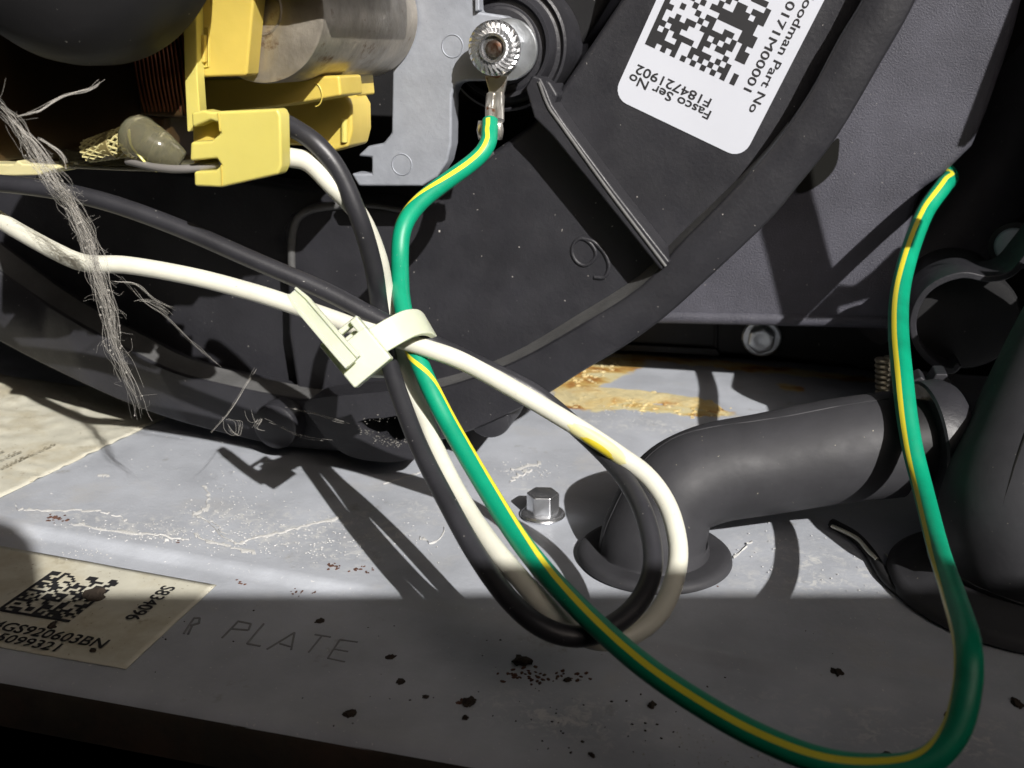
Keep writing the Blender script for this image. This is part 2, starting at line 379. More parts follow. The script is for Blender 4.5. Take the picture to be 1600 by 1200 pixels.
# ================================================================== BLOWER HOUSING
YR, YN = 170.0, 175.2
blower = thing("blower_housing", PZ(600, 715), "black plastic scroll shaped blower housing with moulded number 9 standing behind the wires", "blower housing")
inner = [(1425,-200),(1390,-90),(1347,0),(1312,58),(1262,150),(1200,237),(1130,313),(1062,382),(1000,449),(900,512),(800,567),(700,603),(607,621),(507,627),(430,618),(350,602),(275,582),(210,552),(100,492),(0,425),(-120,330),(-200,250)]
outer = [(1520,-200),(1465,-80),(1425,12),(1375,100),(1307,215),(1242,297),(1200,347),(1110,432),(1040,495),(975,542),(905,584),(840,625),(740,672),(650,697),(560,706),(450,699),(350,678),(250,650),(150,610),(0,535),(-120,460),(-200,400)]
ii, oo = smooth2(inner, 4), smooth2(outer, 4)
n = min(len(ii), len(oo)); V = []; F = []; SV = []
for k in range(n):
    a, b = PY(*ii[k], YR), PY(*oo[k], YR)
    e = (b-a).normalized()*.5
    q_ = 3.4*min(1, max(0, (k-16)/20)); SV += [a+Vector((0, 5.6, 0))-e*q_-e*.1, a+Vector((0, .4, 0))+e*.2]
    V += [a+Vector((0, 9, 0)), a+Vector((0, .5, 0)), a+e, b-e, b+Vector((0, .5, 0)), b+Vector((0, 60, 0))]
for k in range(n-1):
    for j in range(5): F.append([k*6+j, (k+1)*6+j, (k+1)*6+j+1, k*6+j+1])
k0, k1 = 18, n-1
mk("dusty_lit_step", SV[2*k0:2*k1], [[2*k, 2*k+1, 2*k+3, 2*k+2] for k in range(k1-k0-1)], "dusty", blower, smooth=50)  # dust on the step, with its sunlit brightness put into the colour
mk("flange_ring", V, F, "black", blower, smooth=50)
face = [(975,-10),(1020,-200),(1470,-200),(1430,-60),(1385,20),(1300,160),(1210,262),(1110,366),(1000,462),(900,530),(760,600),(620,640),(520,640),(462,612),(448,520),(446,420),(441,355),(452,335),(478,322),(540,316),(640,328),(690,300),(770,236),(828,196),(866,152),(922,70)]
prism("scroll_face", face, YN, 190, "black", blower, bevel=1.3, seg=3)
prism("lower_face", [(-250,180),(300,270),(520,300),(640,500),(640,640),(520,645),(430,640),(340,620),(240,590),(100,520),(-30,440),(-200,360)], 180.5, 190, "black", blower, bevel=1.)
prism("back_disc", [(-250,-260),(1010,-260),(1000,-60),(900,170),(700,350),(480,420),(-250,430)], 196, 206, "black2", blower, bevel=.5)
# end ridge of the raised face
rp = catmull([PY(u, v, YN-.1) for u, v in [(551,319),(510,323),(478,331),(462,348),(456,380),(456,425)]], 5)
tube("moulded_ridge", rp, .75, "dusty", blower)  # lit highlight of the ridge put into its pale colour
tube("moulded_edge", catmull([PY(u, v, YN+.25) for u, v in [(540,319),(590,322),(640,330),(664,318),(694,300),(770,238)]], 5), .5, "dusty", blower)  # sunlit strip along the top edge, painted in by the pale colour
# radial rib
prism("radial_rib", [(820,138),(831,117),(845,121),(854,140),(863,163),(882,192),(960,297),(1048,410),(1033,424),(936,303),(862,212),(834,184)], 168.8, 178, "black", blower, bevel=.45)
tube("rib_crest", catmull([PY(u, v, 168.75) for u, v in [(842,128),(856,165),(876,194),(950,297),(1040,416)]], 6), .28, "dusty", blower)  # pale colour stands in for the highlight along the rib
prism("rib_tab", [(843,122),(859,127),(872,149),(866,164),(850,160)], 171, 180, "black", blower, bevel=.5)
# moulded number 9
z7 = lambda L: [(800+x/4, 300+y/4) for x, y in L]
g1 = tube_geo(catmull([PY(u, v, YN+.05) for u, v in z7([(440,290),(395,310),(375,370),(400,430),(450,458),(500,435),(525,385),(495,325)])], 5, True), .36, 8, view=False)
g2 = tube_geo(catmull([PY(u, v, YN+.05) for u, v in z7([(440,290),(510,310),(570,370),(600,430),(605,480),(575,533),(515,532)])], 5), .40, 8, view=False)
mk("moulded_number", *join(g1, g2), "black", blower, smooth=60)
# round boss behind the nut
bc = PY(783, 72, 172)
lathe("round_boss", bc, (0, 1, 0), [(.5,-.5),(5.8,-.5),(6.2,-.3),(6.4,.8),(7.2,1.0),(7.7,-.2),(8.3,-.3),(8.6,.4),(8.9,2.5),(9.6,2.8),(10.2,1.9),(10.6,2.2),(10.8,20)], "black", blower, n=64, smooth=25)
prism("inner_cone", [(700,-220),(985,-220),(965,-20),(930,38),(872,120),(858,140),(800,60),(700,30)], 186, 200, "black2", blower, bevel=1.)
# mounting foot with a corroded slot
slot = [(557,660),(575,654),(600,653),(632,647),(643,660),(640,682),(622,692),(604,688),(588,680),(570,672)]
foot_px = smooth2([(478,628),(560,616),(640,612),(668,640),(672,690),(655,714),(610,722),(556,716),(522,698),(494,664)], 4, True)
foot = prism_hole("mounting_foot", foot_px, slot, 162.0, 163.4, "black", blower)
fA = [PY(u, v, 163.3) for u, v in foot_px]; nA = len(fA)
mk("foot_skirt", fA+[p+Vector((0, 8, 0)) for p in fA], [[i, (i+1) % nA, nA+(i+1) % nA, nA+i] for i in range(nA)], "black", foot, smooth=50)
gs = []
random.seed(3)
for k in range(200):
    t = random.random()*len(slot); i = int(t); f = t-i
    a, b = Vector(slot[i]), Vector(slot[(i+1) % len(slot)])
    if a.lerp(b, f).y < 668 and random.random() < .6: continue
    p = a.lerp(b, f)+Vector((random.gauss(0, 3), random.gauss(3, 4)))
    gs.append(lump(PY(p.x, p.y, 161.95), random.uniform(.06, .22), .5, k, 1))
kind(mk("corrosion_crust", *join(*gs), "oxide", foot), "stuff")
for u, v, r, y in ((428,668,4.6,165.5), (762,652,4.3,171)):
    p = PY(u, v, y); lathe("round_lug", p, (0, 1, 0), [(.2,0),(r-.7,0),(r-.2,.3),(r,1),(r,10)], "black", blower, n=40)

# white serial label
yl = YN-.12
Pa, Pb = PY(957, 152, yl), PY(1160, 249, yl)
ex = (Pa-Pb).normalized(); nrm = Vector((0, -1, 0)); ey = nrm.cross(ex).normalized()
Wd = (Pa-Pb).length; L = 40.
lab = thing("serial_label", Pb-ey*L, "white rounded serial label with block code stuck upside down on the blower housing", "label")
V, F = extrude(round_poly(Pb-ey*L, ex, ey, Wd, L, 2.6), Vector((0, .1, 0)))
mk("label_sheet", V, F, "white", lab, smooth=0)
def loc(u, v): p = PY(u, v, yl)-Pb; return p.dot(ex), p.dot(ey)
def at(x, y): return Pb+ex*x+ey*y
hcap = .72
x0, y0 = loc(1107, 190); x1, y1 = loc(983, 127)
def fit(s, pa, pb, cap, frame_):                     # text between two pixel points on the label
    (xa, ya), (xb, yb) = pa, pb
    e = frame_[0]; f = frame_[1]
    o = Pb+ex*xa+ey*yb if abs(e.dot(ex)) > .5 else Pb+ex*xb+ey*ya
    d = (Pb+ex*xb+ey*yb)-o; span = d.dot(e)
    g = text_geo(s, cap/.70, Vector((0,0,0)), Vector((1,0,0)), Vector((0,1,0)), Vector((0,0,1)))
    wx = max(v.x for v in g[0])
    return text_geo(s, cap/.70, o, e, f, nrm, sx=span/wx)
gt = [fit("Fasco Ser No", loc(1113,177), loc(986,114), 1.45, (ex, ey)),
      fit("F184721902", loc(1115,155), loc(997,100), 1.45, (ex, ey))]
# the baseline pixels sit on the inner side of the lines (the label is upside down)
e2 = -ey*1; ex2 = ey; 
gt += [fit("Goodman Part No", (2.75,-27.8), (2.75,-7.2), 1.35, (ey, -ex)),
       fit("0171M00001", (5.0,-24.6), (5.0,-9.9), 1.35, (ey, -ex))]
mk("printed_text", *join(*gt), "ink", lab, smooth=0)
random.seed(11)
V = []; F = []
ox, oy = loc(1147,134); px_, py_ = loc(1007,70); cell = (px_-ox)/18
def cellq(V, F, o, e, f, i, j, c, s=1.0, lift=.05, nr=nrm):
    b = len(V); q = o+e*(i*c)+f*(j*c)+nr*lift
    V += [q, q+e*c*s, q+e*c*s+f*c*s, q+f*c*s]; F.append([b, b+1, b+2, b+3])
o0 = Pb+ex*ox+ey*oy
for i in range(18):
    for j in range(18):
        on = (i == 17) or (j == 0 and i % 2 == 0) or (j > 0 and random.random() < .53)
        if on: cellq(V, F, o0, ex, -ey, i, j, cell, 1.0)
kind(mk("printed_block_code", V, F, "ink", lab, smooth=0), "stuff")

# ================================================================== MOTOR BRACKET, NUT, RING TERMINAL
brk = [(742,-40),(746,18),(786,24),(812,38),(828,62),(830,86),(820,110),(800,126),(724,127),(712,132),(706,148),(705,225),(699,252),(684,276),(660,291),(560,291),(548,271),(580,271),(580,246),(558,244),(575,228),(598,224),(611,208),(613,100),(590,60),(575,-40)]
bracket = thing("motor_bracket", PY(660, 292, 166), "grey cast metal motor bracket plate behind the yellow coil former", "bracket")
prism("bracket_plate", brk, 164.5, 168.5, "zinc", bracket, bevel=.45, seg=3)
for u, v, r in ((707,72,1.75), (628,257,1.75)):
    p = PY(u, v, 164.5); c = [p+Vector((cos(a)*r, 0, sin(a)*r)) for a in [2*pi*i/32 for i in range(33)]]
    tube("ejector_mark", c, .11, "zinc", bracket, n=6)
p = PY(748, 10, 164.5)
V, F = extrude([PY(u, v, 163.6) for u, v in [(741,-40),(748,-40),(749,16),(742,18)]], Vector((0, 2, 0))); mk("bracket_rib", V, F, "zinc", bracket, bevel=.2)

nut = thing("flange_nut", PY(770, 76, 162.5), "silver serrated flange nut holding the ring terminal to the grey bracket", "nut")
pn = PY(770, 75, 158.5)
V = []; F = []; NS = 26                                # serrated face: radial teeth
rings = [(2.05, 0), (3.0, -.1), (3.75, .15), (4.1, .55), (4.15, 1.1)]
for r, h in rings:
    for i in range(NS*2):
        a = 2*pi*i/(NS*2)+.35*(r-2)/2.; hh = h + (.42 if i % 2 else 0)*(1 if r < 4 else .3)*(1 if r > 2.1 else .5)
        V.append(pn+Vector((cos(a)*r, hh, sin(a)*r)))
K = NS*2
for j in range(len(rings)-1):
    for i in range(K): F.append([j*K+i, j*K+(i+1) % K, (j+1)*K+(i+1) % K, (j+1)*K+i])
mk("serrated_flange", V, F, "bolt", nut, smooth=12)
V, F = extrude([pn+Vector((cos(pi/3*i+.25)*3.85, .7, sin(pi/3*i+.25)*3.85)) for i in range(6)], Vector((0, 4.0, 0)))
mk("hex_body", V, F, "bolt", nut, bevel=.25)
st = []; 
for k in range(9): st += [(1.62, -.1+k*.45), (1.35, -.1+k*.45+.22)]
lathe("nut_bore", pn, (0, 1, 0), [(.1,.55),(1.95,.55),(1.95,.9),(.1,.9)], "void", nut, n=24)
st = [(1.25 if k % 2 else 1.02, -.75+.2*k) for k in range(12)]
lathe("threaded_stud", pn+Vector((.25,0,-.1)), (0, 1, 0), [(.2,-1.0),(.8,-1.0)]+st, "dark_bolt", nut, n=24)
lathe("collar", pn, (0, 1, 0), [(1.75,.3),(1.8,-.25),(2.15,-.3),(2.35,.1),(2.4,.5)], "bolt", nut, n=32)
lathe("washer", pn+Vector((1.1,4.6,-.2)), (0, 1, 0), [(1.5,0),(4.5,0),(4.7,.2),(4.7,.9),(1.5,.9)], "galv", nut, n=40)

# ================================================================== WIRES
RW = 1.25
def wire_pts(L, n=10): return catmull([W(*p) for p in L], n)
green = [(766,190,158),(765,204,157),(762,224,156),(744,248,155),(700,283,152),(655,318,149),(632,352,147),(624,400,146),(625,450,143.5),(634,500,141),(648,548,139),(672,605,137),(706,672,135),(752,750,131),(806,835,125),(866,910,118),(945,988,111),(1040,1066,105),(1150,1134,100),(1275,1184,96),(1380,1200,94),(1450,1186,93),(1496,1140,93),(1513,1075,94),(1510,1005,97),(1490,930,109),(1466,855,127),(1442,765,143),(1424,690,149),(1410,600,155.5),(1404,520,168),(1408,450,184),(1424,385,193),(1446,330,200),(1477,288,206)]
ang =   [-.3]*4+[-.4,-1.0,-1.9,-2.3,-2.3,-2.2,-1.2,.9,1.1,1.0,.85,.45,.25,.2,.2,.3,.5,.8,1.2,1.4,1.2,.95,.75,.65,.5,.4,.4,.4,.35,.3,.3,.3,.3]
gp = catmull([W(*p) for p in green[:-1]]+[PY(1475, 291, 221), PY(1484, 277, 229.5), PY(1470, 258, 240)], 10)
for i, p in enumerate(gp): p += Vector((noise.noise(Vector((i*.06, 2, 0))), noise.noise(Vector((i*.06, 5, 0))), noise.noise(Vector((i*.06, 9, 0)))))*.22
gw = thing("green_ground_wire", gp[len(gp)//2], "green wire with yellow stripe running from ring terminal through the tie to a long loop", "wire")
gr_ = [RW*1.03+.42*max(0, min(1, (i-255)/50)) for i in range(len(gp))]
tube("insulation", gp, gr_, "wgreen", gw, n=18, view=True)
aa = [-v.x for v in catmull([Vector((a, 0, 0)) for a in ang], 10)]
V, F = tube_geo(gp[2:], [q+.025 for q in gr_[2:]], 3, [a-.26 for a in aa[2:]], [a+.26 for a in aa[2:]])
mk("yellow_stripe", V, F, "wyellow", gw, smooth=60)
# ring terminal is crimped on the wire's end
tw = PY(778, 105, 163.4)
rt = [PY(u, v, 162.9) for u, v in [(757,118),(793,118),(788,140),(784,156),(787,176),(762,176),(764,156),(763,140)]]
V, F = extrude(rt, Vector((0, .8, 0))); term = mk("ring_terminal", V, F, "tin", gw, bevel=.15)
for u in (767, 781):
    tube("crimp_barrel", catmull([PY(u, 150, 162.0), PY(u-1, 168, 159.2), PY(u-1, 189, 157.6)], 4), .80, "tin", gw, n=10)
for s, u in ((-1, 752), (1, 776)):
    c = PY(u+2, 204, 156.4)
    V = []; F = []
    for j in range(5):
        q = 1-.12*abs(j-2)
        for i in range(9):
            a = pi*(.1+.95*i/8) if s > 0 else pi*(-.05+.95*i/8)
            V.append(c+Vector((s*(-.35)+cos(a)*1.15*q+s*.2, -sin(a)*1.0*q+.3, 1.5-j*.72)))
    for j in range(4):
        for i in range(8): F.append([j*9+i, j*9+i+1, (j+1)*9+i+1, (j+1)*9+i])
    o = mk("crimp_wing", V, F, "tin", gw, smooth=60)
    m_ = o.modifiers.new("solid", 'SOLIDIFY'); m_.thickness = .35*MM

bl = [(430,190,131),(455,198,130.5),(492,224,130),(532,275,131),(563,345,133),(584,420,137),(594,480,142),(602,540,142.5),(618,600,140),(650,685,135),(692,772,129),(742,862,123),(800,942,117.5),(855,984,115),(915,994,115),(968,970,117),(1006,925,120),(1021,870,123.5),(1008,805,127.5),(968,738,134.5),(905,672,138.0),(840,618,138.5),(770,580,137.5),(700,548,138),(640,521,138),(575,490,138.5),(500,452,139),(400,408,139.5),(280,356,140),(160,314,140.5),(50,292,141.5),(-70,282,144)]
wt = [(428,242,131),(455,246,131),(486,256,131),(520,290,131.5),(562,338,135),(590,400,139.5),(600,450,143),(607,500,144.5),(622,560,144),(652,630,141),(690,722,134.5),(736,805,128.5),(790,880,122.5),(848,945,119),(905,988,118.2),(960,1000,118.5),(1012,976,120),(1046,928,123),(1060,865,127),(1046,800,130.5),(1012,745,133),(960,705,134.5),(890,660,135.6),(810,612,136.3),(735,572,137),(670,545,137.3),(605,524,137.8),(545,507,139),(480,485,140),(400,457,140.5),(300,432,141),(200,415,142),(135,411,143),(85,392,145),(0,343,150),(-70,295,155)]
def wire(L, m, label, name):
    p = wire_pts(L)
    for i, q in enumerate(p): q += Vector((noise.noise(Vector((i*.06, 2, len(L)))), noise.noise(Vector((i*.06, 5, len(L)))), noise.noise(Vector((i*.06, 9, len(L))))))*.22
    t = thing(name, p[len(p)//2], label, "wire"); tube("insulation", p, RW, m, t, n=18, view=True); return t, p
wb, _ = wire(bl, "wblack", "black wire looped from the yellow plug through the tie and off to the left", "black_wire")
ww, wp = wire(wt, "wwhite", "white wire looped beside the black one with a yellow burnt spot on its bend", "white_wire")
# yellowed scorch on the white wire: a thin sleeve of its own
i0 = 206
kp = wp[i0:i0+15]; N_ = len(kp)
M["scorch"] = mat("yellow_scorched_insulation", (.62,.50,.03), .40, 0, 0, mott=.15, mscale=300)
M["scorch2"] = mat("pale_yellowed_insulation", (.62,.58,.30), .40, 0, 0, mott=.10, mscale=300)
for nm, rr, hw, c0_, sl in (("pale_halo", .010, 1.05, -.35, 0), ("yellow_scorch", .018, .55, -.8, 3)):
    q = kp[sl:N_-sl]; ws = [hw*sqrt(max(.0, 1-(2*i/(len(q)-1)-1)**2))+.02 for i in range(len(q))]
    V, F = tube_geo(q, RW+rr, 10, [c0_-x for x in ws], [c0_+x for x in ws])
    mk(nm, V, F, "scorch" if sl else "scorch2", ww, smooth=60)

# ================================================================== CABLE TIE
tie = thing("cable_tie", W(570, 560, 132), "translucent pale green nylon cable tie bundling the black white and green wires", "cable tie")
sp = catmull([W(u, v, d) for u, v, d in [(560,545,131),(590,532,130.5),(618,516,131),(642,505,133),(662,505,136),(672,518,140),(668,535,145),(640,556,149),(605,570,149),(572,570,144),(556,560,137)]], 6)
wd = (Rv*.50-Uv*.86)*1.95
V = []; F = []
for i, p in enumerate(sp):
    T = (sp[min(i+1, len(sp)-1)]-sp[max(i-1, 0)]).normalized(); wv = (wd-T*wd.dot(T)).normalized()*1.85; N_ = T.cross(wv).normalized()*.42
    V += [p+wv+N_, p-wv+N_, p-wv-N_, p+wv-N_]
for i in range(len(sp)-1):
    for k in range(4): F.append([i*4+k, i*4+(k+1) % 4, (i+1)*4+(k+1) % 4, (i+1)*4+k])
F += [[0,1,2,3], [len(V)-4, len(V)-3, len(V)-2, len(V)-1]]
mk("strap", V, F, "nylon", tie, bevel=.2)
e1 = (Rv*.77+Uv*.63); e2 = (Rv*.64-Uv*.77); e3 = -Fv
hc = W(553, 546, 128.5)
def hb(name, cx, cy, cz, a, b, c, m="nylon", bev=.25): return box(name, hc+e1*cx+e2*cy+e3*cz, e1*a, e2*b, e3*c, m, tie, bevel=bev)
hb("head", 0, 1.3, -.6, 3.0, 2.6, 1.5)
hb("head_side", -2.45, -1.9, -.6, .55, 1.1, 1.4)
hb("head_side", 2.4, -1.9, -.6, .6, 1.1, 1.4)
hb("head_bridge", 0, -2.85, -1.3, 3.0, .4, .9)
hb("pawl", .5, -1.4, -1.5, 1.1, .6, .4)
tl = [W(552,566,124.6), W(530,541,125), W(506,513,126), W(482,485,127.5), W(458,457,129)]
V = []; F = []; tp = catmull(tl, 5)
for i, p in enumerate(tp):
    T = (tp[min(i+1, len(tp)-1)]-tp[max(i-1, 0)]).normalized(); wv = T.cross(Fv).normalized(); f = i/(len(tp)-1)
    hw = 1.15 if f < .85 else 1.15-(f-.85)*2.4; N_ = T.cross(wv).normalized()
    for a, b in ((1, .45), (.62, .45), (.55, .2), (-.55, .2), (-.62, .45), (-1, .45), (-1, -.45), (1, -.45)):
        V.append(p+wv*hw*a+N_*b)
for i in range(len(tp)-1):
    for k in range(8): F.append([i*8+k, i*8+(k+1) % 8, (i+1)*8+(k+1) % 8, (i+1)*8+k])
F += [list(range(8)), list(range(len(V)-8, len(V)))]
mk("tail", V, F, "nylon", tie, smooth=30)

# ================================================================== MOTOR
motor = thing("fan_motor", PY(400, 280, 140), "shaded pole fan motor with yellow coil former and steel can at the top left", "motor")
cc = PY(403, 14, 129); bcn = PY(567, 31, 163)
rc = (PY(506, 10, 129)-cc).length
lathe("steel_can", cc, (0, 1, 0), [(.3,0),(3.1,0),(3.3,-.15),(3.5,0),(rc-.5,0),(rc-.12,.12),(rc,.5),(rc,35)], "steel", motor, n=96, smooth=30)
prism("stator_core", [(60,-420),(560,-420),(560,-60),(470,-40),(60,-40)], 122, 150, "steel", motor, bevel=.5)
# black end bell at the very top left
ec = PY(92, -160, 110)
re = (PY(92, 100, 110)-ec).length
lathe("end_bell", ec, (0, 1, 0), [(.3,-7),(re*.5,-6.6),(re*.8,-5),(re*.93,-2.5),(re*.985,0),(re,2),(re,5),(re*.96,6),(re*.9,6)], "black2", motor, n=96)
# coil body and windings
prism("coil_body", [(-60,40),(262,20),(262,258),(205,260),(120,256),(-60,258)], 128, 138, "coil", motor, bevel=1.)
for k in range(13):
    u0 = 208+k*6.6; 
    p = catmull([PY(u0-4, 50, 126.6), PY(u0+2, 90, 126.2), PY(u0+8-k*.1, 130, 126.2), PY(u0+20-k*.5, 178, 127.4)], 4)
    tube("winding_turn", p, .13, "copper", motor, n=6)
prism("coil_core", [(200,40),(292,30),(292,185),(218,182)], 127.2, 130, "coil", motor, bevel=.6)
# former: flange, posts, arm
prism("former_flange", [(284,-20),(306,-20),(308,120),(312,176),(296,206),(292,206),(288,120)], 123.5, 125.4, "yellow2", motor, bevel=.3)
prism("former_post", [(306,-20),(398,-20),(386,114),(383,119),(312,121)], 125.4, 128.8, "yellow", motor, bevel=.4)
# little raised frame on the post
for a, b in (((306,42),(326,42)), ((326,42),(326,104)), ((326,104),(306,106)), ((306,106),(306,42))):
    tube("raised_frame", [PY(*a, 125.35), PY(*b, 125.35)], .16, "yellow", motor, n=6)
prism("post_latch", [(310,55),(319,54),(319,98),(311,99)], 124.6, 126, "yellow", motor, bevel=.2)
prism("former_shelf", [(310,123),(420,120),(530,118),(533,150),(430,168),(318,180)], 138, 146, "yellow", motor, bevel=.4)
arm = [(400,160),(520,146),(541,150),(549,165),(550,205),(544,230),(500,242),(480,228),(400,225)]
prism("former_arm", arm, 149, 157, "yellow", motor, bevel=.5)
prism("arm_top", [(470,118),(556,112),(560,150),(470,160)], 153, 160, "yellow", motor, bevel=.4)
for u, v in ((492,148), (535,140)):
    p = PY(u, v, 137.9 if u < 520 else 152.9); 
    tube("ejector_mark", [p+Vector((cos(a)*1.1, 0, sin(a)*1.6)) for a in [-pi/2+pi*i/12 for i in range(13)]], .10, "yellow", motor, n=6)
tube("arm_nub", [PY(538, 186, 148.9), PY(538, 222, 148.9)], .5, "yellow2", motor, n=10)
# plug block with two open sockets on its left side
plug = [(298,176),(318,172),(330,175),(433,170),(438,180),(440,259),(434,273),(345,293),(303,291),(302,268),(336,266),(345,258),(338,248),(296,252),(297,222),(330,220),(344,208),(340,192),(328,188),(300,200)]
prism("plug_block", plug, 115, 117.6, "yellow2", motor, bevel=.35, seg=3)
tube("parting_line", [PY(341, 176, 114.95), PY(344, 205, 114.95)], .10, "yellow", motor, n=6)
tube("parting_line", [PY(346, 258, 114.95), PY(347, 290, 114.95)], .10, "yellow", motor, n=6)
prism("socket_floor", [(300,185),(350,185),(350,288),(304,288)], 117.75, 124, "yellow", motor, bevel=.2)
# bottom flange, tape, sleeves, lead
prism("bottom_flange", [(-60,256),(20,256),(26,250),(34,256),(86,258),(90,264),(60,274),(-60,277)], 124, 150, "cream", motor, bevel=.3)
prism("tape_wrap", [(86,230),(150,242),(205,246),(300,256),(300,272),(180,268),(90,264)], 126.5, 135, "sleeve", motor, bevel=1.2)
# woven sleeving: crossing strands over a tapered core
s0, s1 = PY(138, 236, 124), PY(216, 217, 123)
lathe("woven_sleeve", s0, s1-s0, [(.6,-.5),(1.4,0),(1.6,2),(2.0,5.2),(1.6,5.4)], "braid2", motor, n=24)
gs = []; T = (s1-s0).normalized(); X, Y = frame(T); Ls = (s1-s0).length
for k in range(14):
    for s in (-1, 1):
        p = []
        for j in range(13):
            t = j/12; a = 2*pi*k/14+s*t*2.4; r = 1.45+.62*t+.05*s*cos(j*pi)
            p.append(s0+T*(t*Ls)+(X*cos(a)+Y*sin(a))*r)
        gs.append(tube_geo(p, .15, 5, view=False))
kind(mk("sleeve_weave", *join(*gs), "braid", motor, smooth=60), "stuff")
p = catmull([PY(206, 212, 122), PY(225, 218, 121), PY(250, 232, 121), PY(285, 250, 122)], 6)
V, F = tube_geo(p, [1.9, 2.2, 2.6, 2.9, 3.0, 2.9, 2.7, 2.7, 2.6, 2.6, 2.5, 2.4, 2.4, 2.3, 2.1, 1.9, 1.7, 1.5, 1.2][:len(p)], 20, view=False)
mk("clear_sleeve", V, F, "sleeve", motor, smooth=60)
M["lead"] = mat("grey_motor_lead", (.20,.19,.18), .4)
tube("motor_lead", catmull([PY(200, 252, 121), PY(245, 262, 118), PY(290, 264, 116.5), PY(345, 256, 117)], 6), .52, "lead", motor, n=12)
M["foil"] = mat("yellow_clear_tape", (.62,.58,.20), .12)
tube("sleeve_seam", catmull([PY(204, 205, 119.5), PY(208, 228, 119), PY(225, 252, 119), PY(245, 268, 120)], 5), .18, "foil", motor, n=8)

# ================================================================== PLATE: labels, letters, screw
# lower label
def on(px, z): return [PZ(u, v, z) for u, v in px]
lo = thing("rating_label", PZ(150, 950, ZF), "dirty cream printed label with S834096 on the shaded front of the grey plate", "label")
A_, B_ = PZ(338, 915, ZF+.05), PZ(197, 1046, ZF+.05)
def grid(name, p00, p10, p11, p01, nx, ny, amp, m, parent, sd=0, th=.12):
    V = []; F = []
    for j in range(ny+1):
        for i in range(nx+1):
            s, t = i/nx, j/ny; p = (p00*(1-s)+p10*s)*(1-t)+(p01*(1-s)+p11*s)*t
            h = amp*max(0, noise.noise(Vector((p.x*.22+sd, p.y*.5, sd)))+.25*noise.noise(Vector((p.x*.9+sd, p.y*1.1, sd))))
            V.append(p+Vector((0, 0, h)))
    for j in range(ny):
        for i in range(nx): a = j*(nx+1)+i; F.append([a, a+1, a+nx+2, a+nx+1])
    o = mk(name, V, F, m, parent, smooth=80); q = o.modifiers.new("solid", 'SOLIDIFY'); q.thickness = th*MM; q.offset = 1; return o
xl = B_.x-60
yT = 119.6
zL = ZF+.18
# the label is wrapped up over the bend at its far edge
p00 = Vector((xl, B_.y, zL)); p10 = Vector((B_.x, B_.y, zL)); p11 = Vector((A_.x, A_.y, zL)); p01 = Vector((xl, A_.y+3.5, zL))
grid("label_sheet", p00, p10, p11, p01, 60, 24, .10, "paper", lo, 4)
XA, YA, ZA = Vector((1,0,0)), Vector((0,1,0)), Vector((0,0,1))
zt = zL+.24
def fitz(s, ua, ub, cap, e, f, slant=0):
    a, b = PZ(*ua, zt), PZ(*ub, zt); span = (b-a).dot(e)
    g = text_geo(s, cap/.7, Vector(), XA, YA, ZA); wx = max(v.x for v in g[0])
    return text_geo(s, cap/.7, a, e, f, ZA, sx=span/wx, lift=0)
d1 = (PZ(160, 1010, zt)-PZ(0, 981, zt)).normalized(); f1 = ZA.cross(d1)
gt = [fitz("4GS920603BN", (-18,981), (160,1011), 2.1, d1, f1), fitz("5099321", (-12,1000), (86,1017), 1.9, d1, f1),
      fitz("S834096", (256,914), (190,966), 2.2, -YA, XA)]
mk("printed_text", *join(*gt), "ink", lo, smooth=0)
random.seed(21); V = []; F = []
ca, cb = PZ(108, 972, zt), PZ(192, 912, zt)
cx0, cy0 = PZ(0, 948, zt), None
for j in range(22):
    for i in range(22):
        on_ = i == 0 or j == 0 or random.random() < .5
        if on_: cellq(V, F, Vector((ca.x-12.3, ca.y, zt)), XA, YA, i, j, .555, 1, 0, ZA)
kind(mk("printed_block_code", V, F, "ink", lo, smooth=0), "stuff")
# upper label
hi = thing("instruction_label", PZ(80, 690, 0), "wrinkled cream paper label with faint small print at the far left of the plate", "label")
q = [PZ(u, v, .15) for u, v in [(-10,783),(243,661)]]
dq = (q[1]-q[0]).normalized(); nq = ZA.cross(dq); e_ = q[1]+dq*14
grid("label_sheet", q[0]-dq*60, e_, e_+nq*60, q[0]-dq*60+nq*60, 90, 40, .75, "paper", hi, 9)
random.seed(5); V = []; F = []
for r in range(9):
    s = q[0]-dq*6+nq*(9+r*3.4); x = 0
    while x < 26+random.uniform(-6, 6):
        wl = random.uniform(.5, 1.5); b = len(V); o = s+dq*x+ZA*.75
        hgt = random.choice((.7, .9, 1.2))
        V += [o, o+dq*wl, o+dq*wl+nq*hgt*.35, o+nq*hgt*.35, o+nq*hgt*.7, o+dq*wl*.6+nq*hgt*.7, o+dq*wl*.6+nq*hgt, o+nq*hgt]
        F += [[b, b+1, b+2, b+3], [b+4, b+5, b+6, b+7]]; x += wl+random.uniform(.15, .5)
kind(mk("faded_print", V, F, "fade", hi, smooth=0), "stuff")
